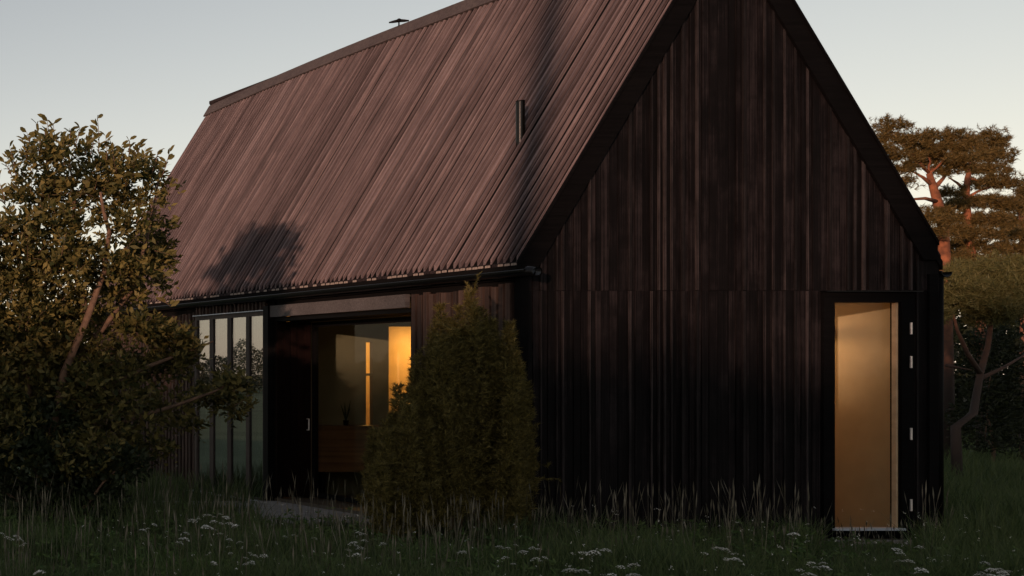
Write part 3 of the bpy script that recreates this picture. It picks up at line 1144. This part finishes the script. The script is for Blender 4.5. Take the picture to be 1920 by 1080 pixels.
# ------------------------------------------------------------------ pines at right
def pine(label, depth, trunk, pads, limbs=(), r0=0.16, mat='needle', tuft=0.095, npt=14, dens=1.0, upright=0.5, group='pines behind the house', dr=0.8, spread=0.9, wid=0.006):
    b = at(*trunk[0], depth)
    b.z = 0
    t_ = thing('pine_tree', label, 'tree', b, group)
    q = MB()
    pts = [b] + [at(px, py, depth) for (px, py) in trunk[1:]]
    q.tube(pts, [r0 * (1 - 0.65 * i / (len(pts) - 1)) for i in range(len(pts))], 10)
    q.build('trunk', M['bark_pine'], t_, smooth=True)
    for lm in limbs:
        q = MB()
        lp = [at(px, py, depth + dz) for (px, py, dz) in lm[1]]
        q.tube(lp, [lm[0] * (1 - 0.7 * i / (len(lp) - 1)) for i in range(len(lp))], 7)
        q.build('branch', M['bark_pine'], t_, smooth=True)
    Cs, As = [], []
    for (px, py, rx, ry, n) in pads:
        n = int(n * dens * 1.8)
        s_ = depth / F
        c = at(px, py, depth + random.uniform(-0.5, 0.5) * dr)
        p, d = pad_points(c, (rx * s_, (0.7 * rx * s_ + 0.2) * dr, ry * s_), n, 0.15)
        # clump tufts so that the pad breaks up
        ncl = max(3, n // 8)
        cc = p[:ncl]
        idx = rng.integers(0, ncl, n)
        p = cc[idx] + 0.05 * rng.normal(size=(n, 3))
        Cs.append(p)
        As.append(unit(d * 0.6 + np.array([0, 0, upright]) + 0.4 * rng.normal(size=(n, 3))))
        near = min(pts, key=lambda v: (v - c).length)
        if n > 230:
            q = MB()
            q.tube(wiggle(near, c, 4, 0.05), [0.026, 0.022, 0.017, 0.012, 0.005], 5)
            q.build('branch', M['bark_pine'], t_, smooth=True)
    Cs = np.concatenate(Cs)
    As = np.concatenate(As)
    V, Fq = needle_tufts(Cs, As, npt, tuft, wid, spread)
    npmesh('crown', V, Fq, M[mat], t_)['kind'] = 'stuff'
    return t_


pine('tall pine with bare orange trunk right beside the house corner', 29.0,
     [(1775, 870), (1774, 700), (1771, 520), (1768, 420), (1757, 375), (1748, 345), (1742, 325)],
     [(1660, 232, 16, 12, 50), (1650, 252, 16, 12, 50), (1684, 238, 14, 9, 40), (1690, 262, 30, 10, 130), (1665, 280, 26, 9, 90), (1725, 258, 22, 12, 110), (1740, 280, 40, 12, 200),
      (1700, 292, 36, 10, 140), (1782, 255, 20, 10, 90), (1795, 275, 36, 12, 180), (1760, 300, 40, 10, 170), (1712, 312, 24, 7, 70), (1800, 298, 30, 9, 110), (1780, 318, 34, 8, 110),
      (1670, 318, 22, 6, 50), (1690, 343, 20, 7, 50), (1668, 352, 14, 6, 30),
      (1715, 400, 36, 10, 120), (1745, 415, 34, 10, 130), (1700, 425, 26, 8, 70), (1735, 438, 30, 8, 90), (1772, 400, 26, 10, 90)],
     [(0.045, [(1757, 378, 0), (1735, 372, -0.2), (1705, 374, -0.4), (1672, 362, -0.5)]), (0.05, [(1752, 352, 0), (1768, 335, 0.1), (1785, 312, 0.3)]),
      (0.045, [(1748, 347, 0), (1730, 332, 0), (1712, 322, 0)])], r0=0.14)
pine('pine with broad sunlit crown right of the tall orange trunk', 32.0,
     [(1842, 860), (1838, 600), (1818, 450), (1811, 370), (1814, 335), (1822, 300)],
     [(1832, 258, 20, 9, 80), (1862, 248, 14, 9, 50), (1850, 270, 30, 12, 150), (1880, 268, 12, 12, 50), (1878, 295, 20, 12, 90), (1840, 290, 36, 11, 180), (1870, 318, 24, 10, 110),
      (1830, 315, 30, 9, 120), (1858, 340, 34, 9, 140), (1892, 345, 20, 9, 80), (1830, 345, 22, 7, 60), (1790, 362, 26, 9, 100), (1795, 385, 36, 10, 170), (1840, 378, 40, 11, 200),
      (1880, 385, 34, 12, 170), (1815, 408, 44, 11, 220), (1865, 415, 40, 12, 200), (1785, 432, 34, 9, 130), (1835, 438, 44, 11, 210), (1800, 458, 40, 9, 150), (1850, 465, 44, 10, 180), (1770, 455, 24, 8, 70), (1785, 482, 30, 8, 90), (1835, 488, 40, 9, 130)],
     [(0.04, [(1811, 372, 0), (1835, 358, 0), (1862, 350, 0)]), (0.04, [(1811, 358, 0), (1795, 343, 0), (1778, 332, 0)])], r0=0.11)
pine('dark pine at the right edge behind the sunlit crown', 35.0,
     [(1925, 860), (1925, 600), (1920, 450), (1915, 350)],
     [(1912, 358, 14, 9, 50), (1905, 385, 30, 14, 170), (1945, 375, 40, 30, 300), (1900, 412, 36, 14, 220), (1950, 430, 60, 30, 420), (1890, 440, 36, 12, 200), (1915, 465, 44, 14, 270), (1960, 490, 70, 30, 420), (1885, 488, 40, 12, 210)], r0=0.16)
pine('small crooked pine with pale green low foliage at right', 24.0,
     [(1795, 900), (1792, 800), (1825, 775), (1838, 700), (1852, 650), (1860, 590)],
     [(1800, 545, 40, 34, 420), (1850, 550, 50, 36, 520), (1905, 545, 46, 34, 480), (1950, 540, 50, 44, 480), (1775, 565, 22, 22, 140), (1880, 580, 44, 22, 280), (1782, 512, 8, 14, 34), (1806, 506, 9, 14, 36), (1834, 512, 8, 12, 30), (1852, 502, 9, 15, 38), (1878, 508, 8, 14, 32), (1902, 497, 9, 16, 40), (1918, 506, 8, 12, 30), (1770, 590, 16, 10, 40), (1830, 596, 18, 8, 40)],
     [(0.045, [(1838, 700, 0), (1815, 665, -0.2), (1795, 620, -0.3), (1785, 580, -0.3)]), (0.04, [(1838, 710, 0), (1880, 690, 0.1), (1930, 660, 0.2)]),
      (0.03, [(1774, 685, 0), (1800, 690, -0.2), (1822, 694, -0.3)])], r0=0.08, mat='needle_light', tuft=0.12, npt=16, upright=0.8, group=None)

# undergrowth behind the pines
for i, (lab, pads, dep) in enumerate([
    ('dark bush in shade between the pine trunk and right edge', [(1860, 690, 50, 90, 3000), (1850, 790, 60, 60, 2000)], 27.0),
    ('dark bush in shade at the far right under the pines', [(1920, 700, 60, 110, 3000), (1930, 800, 80, 60, 2300)], 27.5),
    ('dark bush close behind the right corner of the house', [(1760, 640, 40, 90, 900), (1740, 780, 60, 80, 1200)], 40.0)]):
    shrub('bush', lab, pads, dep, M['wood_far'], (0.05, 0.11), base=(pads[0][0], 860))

# ------------------------------------------------------------------ far woods (mass)
def wood_mass(name, label, p0, p1, h, n, thick, size, jag=0.5, mat='wood_far'):
    p0, p1 = np.array(p0, float), np.array(p1, float)
    t_ = rng.uniform(0, 1, n)
    L_ = np.linalg.norm(p1 - p0)
    top = np.array([h(v) for v in t_]) if callable(h) else np.full(n, float(h))
    ph = rng.uniform(0, 6.28, 4)
    top = top * (1 + jag * 0.25 * (np.sin(t_ * L_ * 0.9 + ph[0]) + 0.6 * np.sin(t_ * L_ * 2.3 + ph[1]) + 0.4 * np.sin(t_ * L_ * 0.35 + ph[2])))
    z = top * rng.uniform(0, 1, n) ** 0.8
    dirn = (p1 - p0) / L_
    nrm = np.array([-dirn[1], dirn[0]])
    xy = p0[None] + dirn[None] * (t_ * L_)[:, None] + nrm[None] * (thick * rng.uniform(-1, 1, n) * np.sqrt(np.clip(1 - (z / np.maximum(top, .1)) ** 2, 0.05, 1)))[:, None]
    P = np.concatenate([xy, z[:, None]], 1)
    V, Fq = leaf_cloud(P, rand_dirs(n), rng.uniform(size * 0.6, size * 1.3, n), rng.uniform(size * 0.4, size * 0.8, n))
    o_ = npmesh(name, V, Fq, M[mat])
    return tag(o_, label, 'wood', kind='stuff')


U = np.array([-SX, -SY])             # the way the light travels, in plan
PERP = np.array([-U[1], U[0]])


def uq(u, q_):
    return U * u + PERP * q_


# wood edge towards the sun: keeps the last light off the meadow and the lower walls
def edge_h(v):
    q_ = -34 + 50 * v
    return 6.9 + (1.9 if q_ < -11.4 else 0.0) + (0.3 if q_ > 0 else 0)


wood_mass('wood_edge', 'dark wood edge across the meadow towards the sunset', uq(-45, -34), uq(-45, 16), edge_h, 40000, 2.0, 0.6, 0.18)
# far treeline that the window bank mirrors
wood_mass('far_wood', 'low dark far wood beyond the pale field', (-115, 114), (-5, 129), 4.0, 90000, 2.5, 0.24, 0.8, 'wood_pale')
wood_mass('far_wood', 'low dark thicket behind the house at left', (2, 40), (25, 42), 4.3, 26000, 2.0, 0.30, 0.4)
wood_mass('far_wood', 'low dark wood closing the view behind the pines', (40, 29.5), (70, 21), 6.0, 60000, 2.5, 0.25, 0.4)

# slender tree beside the photographer whose shadow crosses the roof
sb = uq(-16, -8.25)
st_ = thing('slender_pine', 'slender bare pine standing in the meadow towards the sunset', 'tree', (sb[0], sb[1], 0))
q = MB()
q.tube([(sb[0], sb[1], 0), (sb[0] + 0.03, sb[1], 5), (sb[0] - 0.03, sb[1] + 0.02, 9.0), (sb[0], sb[1], 11)], [0.22, 0.20, 0.17, 0.06], 10)
q.build('trunk', M['bark_pine'], st_, smooth=True)
cc = np.array([sb[0], sb[1], 0])[None] + np.concatenate([0.13 * rng.normal(size=(420, 2)), rng.uniform(5.2, 11.3, (420, 1))], 1)
V, Fq = needle_tufts(cc, unit(rng.normal(size=(420, 3))), 8, 0.12, 0.008, 0.8)
npmesh('crown', V, Fq, M['needle'], st_)['kind'] = 'stuff'

# ------------------------------------------------------------------ meadow
def in_house(x, y):
    return ((x > 11.86) & (x < 16.98) & (y > -0.08) & (y < LEN + 0.1)) | ((x > 10.15) & (x < 12.0) & (y > 1.95) & (y < 4.9)) | ((x < 11.4) & (y > 8.3))


def scatter(n, d0, d1, pw=1.0, px0=-350, px1=2300):
    u = rng.uniform(0, 1, n) ** pw
    dep = d0 + (d1 - d0) * u
    px = rng.uniform(px0, px1, n)
    x = (px + 944) * dep / F
    y = dep - D0
    keep = ~in_house(x, y)
    return x[keep], y[keep], dep[keep]


def blades(name, x, y, h, w, lean, mat, label):
    xd = x * D0 / (y + D0)       # grass kept low on the sight line to the door sill
    ps = x * F / (y + D0) - 944   # and the grass is low round the paved strip
    h = np.where((ps > 490) & (ps < 715) & (y > -1.6), h * 0.42, h)
    h = np.where((xd > 15.45) & (xd < 16.6) & (y > -2.6), np.minimum(h, (0.08 + 0.09 * np.abs(y)) * rng.uniform(0.5, 1.1, len(x))), h)
    n = len(x)
    ang = rng.uniform(0, 2 * np.pi, n)
    side = np.stack([np.cos(ang), np.sin(ang), np.zeros(n)], 1) * w[:, None]
    la = rng.uniform(0, 2 * np.pi, n)
    ld = np.stack([np.cos(la), np.sin(la), np.zeros(n)], 1) * (lean * h)[:, None]
    base = np.stack([x, y, np.full(n, -0.01)], 1)
    up = np.array([0, 0, 1.0])[None] * h[:, None]
    m1 = base + up * 0.55 + ld * 0.3
    tip = base + up + ld
    V = np.stack([base - side, base + side, m1 + side * 0.8, m1 - side * 0.8, tip], 1).reshape(-1, 3)
    i = np.arange(n)[:, None] * 5
    tri = np.concatenate([i + np.array([[0, 1, 2]]), i + np.array([[0, 2, 3]]), i + np.array([[3, 2, 4]])], 0)
    return tag(npmesh(name, V, tri, mat), label, 'grass', kind='stuff')


def patch(x, y):
    return 0.5 + 0.25 * np.sin(x * 1.9 + 1.3 * np.sin(y * 1.1)) + 0.25 * np.sin(y * 2.3 + x * 0.7 + 2.0)


x, y, dep = scatter(150000, 10.0, 30.0, 1.5)
pt = patch(x, y)
blades('meadow_grass', x, y, (0.19 + 0.33 * pt) * rng.uniform(0.5, 1.25, len(x)), 0.0028 + 0.0002 * dep * rng.uniform(0.5, 1.3, len(x)) * 0.8,
       rng.uniform(0.05, 0.6, len(x)), M['grass'], 'dark green uncut meadow grass in front of the house')
x, y, dep = scatter(60000, 10.0, 19.0, 1.2)
k_ = (np.sin(x * 1.3 + 0.7) + np.sin(y * 2.1 - x * 0.6) + 0.6 * np.sin(x * 3.7 + y * 2.9)) > 0.55
x, y = x[k_], y[k_]
blades('green_grass', x, y, rng.uniform(0.10, 0.46, len(x)) * (0.6 + 0.4 * np.sin(x * 2.2)), rng.uniform(0.003, 0.007, len(x)), rng.uniform(0.1, 0.9, len(x)), M['grass_green'], 'fresh green tufts among the darker meadow grass')
x, y, dep = scatter(24000, 15.5, 34.0, 1.0, 1755, 2300)
blades('green_grass', x, y, rng.uniform(0.06, 0.22, len(x)), rng.uniform(0.005, 0.010, len(x)), rng.uniform(0.1, 0.6, len(x)), M['grass_green'], 'short green grass right of the house below the pines')
# low broad-leaved weeds
x, y, dep = scatter(5200, 10.0, 17.0, 1.0)
n = len(x)
PP = np.repeat(np.stack([x, y, rng.uniform(0.02, 0.30, n) * np.where((x * D0 / (y + D0) > 15.4) & (y > -2.5), 0.4, 1.0)], 1), 7, 0)
DD = unit(rand_dirs(n * 7) * np.array([1, 1, 0.35]) + np.array([0, 0, 0.25]))
V, Fq = leaf_cloud(PP, DD, rng.uniform(0.03, 0.085, n * 7), rng.uniform(0.012, 0.03, n * 7))
tag(npmesh('meadow_weeds', V, Fq, M['grass_green']), 'small leafy weeds mixed into the meadow grass', 'weeds', kind='stuff')
# specks of tiny white blossom
x, y, dep = scatter(480, 10.3, 15.5, 1.0, 150, 1920)
k_ = (np.sin(x * 2.1) + np.sin(y * 3.3 + x)) > -0.2
x, y = x[k_], y[k_]
n = len(x)
PP = np.repeat(np.stack([x, y, rng.uniform(0.25, 0.48, n)], 1), 4, 0) + 0.006 * rng.normal(size=(4 * n, 3))
V, Fq = leaf_cloud(PP, unit(rand_dirs(4 * n) + np.array([0, 0, 0.5])), rng.uniform(0.007, 0.016, 4 * n), rng.uniform(0.006, 0.011, 4 * n))
tag(npmesh('meadow_blossom', V, Fq, M['flower']), 'tiny white blossoms sprinkled through the meadow grass', 'blossom', kind='stuff')
x, y, dep = scatter(26000, 30.0, 60.0, 1.0, -350, 2300)
blades('meadow_grass', x, y, rng.uniform(0.15, 0.4, len(x)), np.full(len(x), 0.014), rng.uniform(0.05, 0.5, len(x)), M['grass'], 'dark green meadow grass beyond the house')
# dry seed stems, most in front of the gable
xs, ys, _ = scatter(420, 12.0, 15.4, 0.8, 660, 1780)
x2, y2, _ = scatter(1000, 10.5, 19.0, 1.0, -100, 900)
x3, y3, _ = scatter(200, 14.5, 15.45, 1.0, 980, 1760)
xs, ys = np.concatenate([xs, x2, x3]), np.concatenate([ys, y2, y3])
hs = rng.uniform(0.30, 0.85, len(xs))
xd_ = xs * D0 / (ys + D0)
hs = np.where((xd_ > 15.45) & (xd_ < 16.6), hs * 0.5, hs)
ln = rng.uniform(0.0, 0.35, len(xs))
n = len(xs)
la = rng.uniform(0, 2 * np.pi, n)
tipd = np.stack([np.cos(la) * ln * hs, np.sin(la) * ln * hs, hs], 1)
base = np.stack([xs, ys, np.zeros(n)], 1)
sd = np.stack([np.cos(la + 1.57), np.sin(la + 1.57), np.zeros(n)], 1)
sw = 0.0018
a0, a1 = base, base + tipd * 0.78 - np.array([0, 0, 0.0])
tp = base + tipd
V = np.stack([a0 - sd * sw, a0 + sd * sw, a1 + sd * sw * 0.8, a1 - sd * sw * 0.8,
              a1 + (tp - a1) * 0.4 + sd * 0.0065, tp, a1 + (tp - a1) * 0.4 - sd * 0.0065], 1).reshape(-1, 3)
i = np.arange(n)[:, None] * 7
tri = np.concatenate([i + np.array([[0, 1, 2]]), i + np.array([[0, 2, 3]]), i + np.array([[3, 2, 4]]), i + np.array([[3, 4, 6]]), i + np.array([[6, 4, 5]])], 0)
tag(npmesh('seed_grass', V, tri, M['stem']), 'pale dry seed stems rising above the meadow grass', 'grass', kind='stuff')

# ------------------------------------------------------------------ white flowers
def umbel(size, n):
    """flat head made of small florets, with rays; origin at the top of the stem"""
    mb = MB()
    for k in range(n):
        a = k * 2.39996
        r = size * math.sqrt((k + 0.5) / n)
        z = -0.5 * r * r / size + random.uniform(-0.12, 0.12) * size
        c = Vector((r * math.cos(a), r * math.sin(a), z))
        rr = size * 0.19 * random.uniform(0.6, 1.25)
        b = len(mb.v)
        tilt = Vector((random.uniform(-.4, .4), random.uniform(-.4, .4), 1)).normalized()
        u = tilt.orthogonal().normalized()
        w = tilt.cross(u)
        for j in range(6):
            t_ = j * math.pi / 3
            mb.v.append(tuple(c + rr * (math.cos(t_) * u + math.sin(t_) * w)))
        mb.v.append(tuple(c + tilt * rr * 0.35))
        for j in range(6):
            mb.f.append((b + j, b + (j + 1) % 6, b + 6))
            mb.m.append(0)
    return mb


heads, stemsm = [], []
for k in range(5):
    mb = umbel(0.030 + 0.006 * k, 14 + 3 * k)
    me = bpy.data.meshes.new('flower_head')
    me.from_pydata(mb.v, [], mb.f)
    me.materials.append(M['flower'])
    heads.append(me)
    sm = MB()
    sm.tube([(0, 0, 0), (0.02, 0.01, 0.25), (0, 0, 0.5)], [0.004, 0.0035, 0.0025], 5)
    for j in range(5):
        sm.tube([(0, 0, 0.44), (0.03 * math.cos(j * 1.26), 0.03 * math.sin(j * 1.26), 0.49)], [0.0016, 0.0012], 4)
    for zl in (0.12, 0.2, 0.3):
        a = zl * 40
        c, s = math.cos(a), math.sin(a)
        b = len(sm.v)
        sm.v += [(0.01, 0, zl), (0.01 + 0.05 * c - 0.012 * s, 0.05 * s + 0.012 * c, zl + 0.03), (0.01 + 0.10 * c, 0.10 * s, zl + 0.02), (0.01 + 0.05 * c + 0.012 * s, 0.05 * s - 0.012 * c, zl + 0.03)]
        sm.f.append((b, b + 1, b + 2, b + 3))
        sm.m.append(0)
    me2 = bpy.data.meshes.new('stem')
    me2.from_pydata(sm.v, [], sm.f)
    me2.materials.append(M['flower_stem'])
    stemsm.append(me2)

clusters = {
    'white umbel flower | in the clump before the window bank': ('flowers before the window bank', [(362, 974), (372, 972), (384, 965), (392, 964), (402, 968), (414, 963), (424, 968), (384, 985), (393, 987), (433, 980), (440, 984), (412, 999), (346, 1008), (338, 1016), (415, 980), (400, 976)], 0.5, 0.8),
    'white umbel flower | in the clump at the left edge': ('flowers at the left edge', [(4, 999), (14, 1006), (22, 1010), (32, 1004), (38, 1010), (48, 1018), (41, 1021), (72, 1070)], 0.5, 0.8),
    'small white flower | in the row along the window sill': ('flowers along the window sill', [(350, 919), (376, 922), (383, 923), (390, 923), (396, 924), (404, 925), (412, 927), (440, 932), (447, 933), (455, 934), (462, 935), (476, 938), (483, 940), (490, 941), (498, 942)], 0.10, 0.55),
    'small white flower | of those scattered before the wide opening': ('flowers before the wide opening', [(276, 990), (290, 982), (268, 992), (312, 996), (350, 998), (481, 1022), (470, 1036), (478, 1040), (470, 1052), (475, 1056), (462, 1045), (460, 1056), (449, 1015), (430, 1010), (432, 1036), (495, 1040), (402, 1054), (428, 1024), (535, 1005), (552, 1002), (590, 1008), (608, 1036)], 0.42, 0.6),
    'white flower | in the clump left of the juniper': ('flowers left of the juniper', [(672, 997), (680, 1000), (660, 1016), (668, 1022), (655, 1030), (675, 1026), (668, 1038), (688, 1045), (718, 1018), (640, 1058), (684, 1012)], 0.42, 0.8),
    'white umbel flower | in the clump below the juniper': ('flowers below the juniper', [(938, 1024), (952, 1026), (968, 1021), (998, 1026), (1010, 1028), (980, 1032), (946, 1044), (962, 1056), (1002, 1046), (1022, 1044), (1012, 1050), (864, 1033), (870, 1034)], 0.45, 0.7),
    'bright white umbel | before the middle of the gable': ('flowers before the gable', [(1095, 1035), (1108, 1035), (1118, 1033), (1136, 1029), (1067, 1066), (1075, 1067), (1095, 1068), (1164, 1061), (1187, 1057), (1146, 1076), (1185, 1076), (1322, 1036), (1346, 1026), (1360, 1028), (1378, 1037), (1362, 1046), (1376, 1046)], 0.48, 0.85),
    'white umbel flower | below the lit gable door': ('flowers below the gable door', [(1520, 1054), (1541, 1054), (1528, 1062), (1498, 1067), (1518, 1074), (1549, 1062), (1682, 1028), (1690, 1036), (1725, 1024), (1685, 1050), (1705, 1050), (1730, 1066), (1720, 1072), (1488, 999), (1512, 1014)], 0.45, 0.8),
    'white flower | in the dense clump at the right': ('flowers at the right corner', [(1848, 1054), (1857, 1066), (1866, 1068), (1874, 1066), (1880, 1072), (1888, 1070), (1840, 1072), (1832, 1076), (1850, 1076), (1862, 1078), (1876, 1078), (1776, 1040)], 0.4, 0.7),
}
ORD = ['', 'second', 'third', 'fourth', 'fifth', 'sixth', 'seventh', 'eighth', 'ninth', 'tenth', 'eleventh', 'twelfth', 'thirteenth', 'fourteenth',
       'fifteenth', 'sixteenth', 'seventeenth', 'eighteenth', 'nineteenth', 'twentieth', 'twenty-first', 'twenty-second', 'twenty-third']
for lab0, (grp, pts, hgt, sc) in clusters.items():
    pts = sorted(pts)
    for kk, (px, py) in enumerate(pts):
        what, where = lab0.split(' | ')
        lab = what + ', ' + ('leftmost' if kk == 0 else 'rightmost' if kk == len(pts) - 1 else ORD[kk] + ' from left') + ' ' + where
        h = hgt * random.uniform(0.9, 1.1)
        dep = (EYE - h) * F / (py - 700)
        p = at(px, py, dep)
        if p.x > 11.7 and p.y > -0.1:
            dep = (D0 - 0.15)
            p = at(px, py, dep)
        k = random.randrange(5)
        t_ = thing('white_flower', lab, 'flower', (p.x, p.y, 0), grp)
        s2 = p.z / 0.5
        so = bpy.data.objects.new('stem', stemsm[k])
        COL.objects.link(so)
        so.parent = t_
        so.scale = (1, 1, s2)
        so.rotation_euler = (0, 0, random.uniform(0, 6))
        ho = bpy.data.objects.new('flower_head', heads[k])
        COL.objects.link(ho)
        ho.parent = t_
        ho.location = (0, 0, p.z)
        ho.scale = (sc, sc, sc)
        ho.rotation_euler = (random.uniform(-.3, .3), random.uniform(-.3, .3), random.uniform(0, 6))
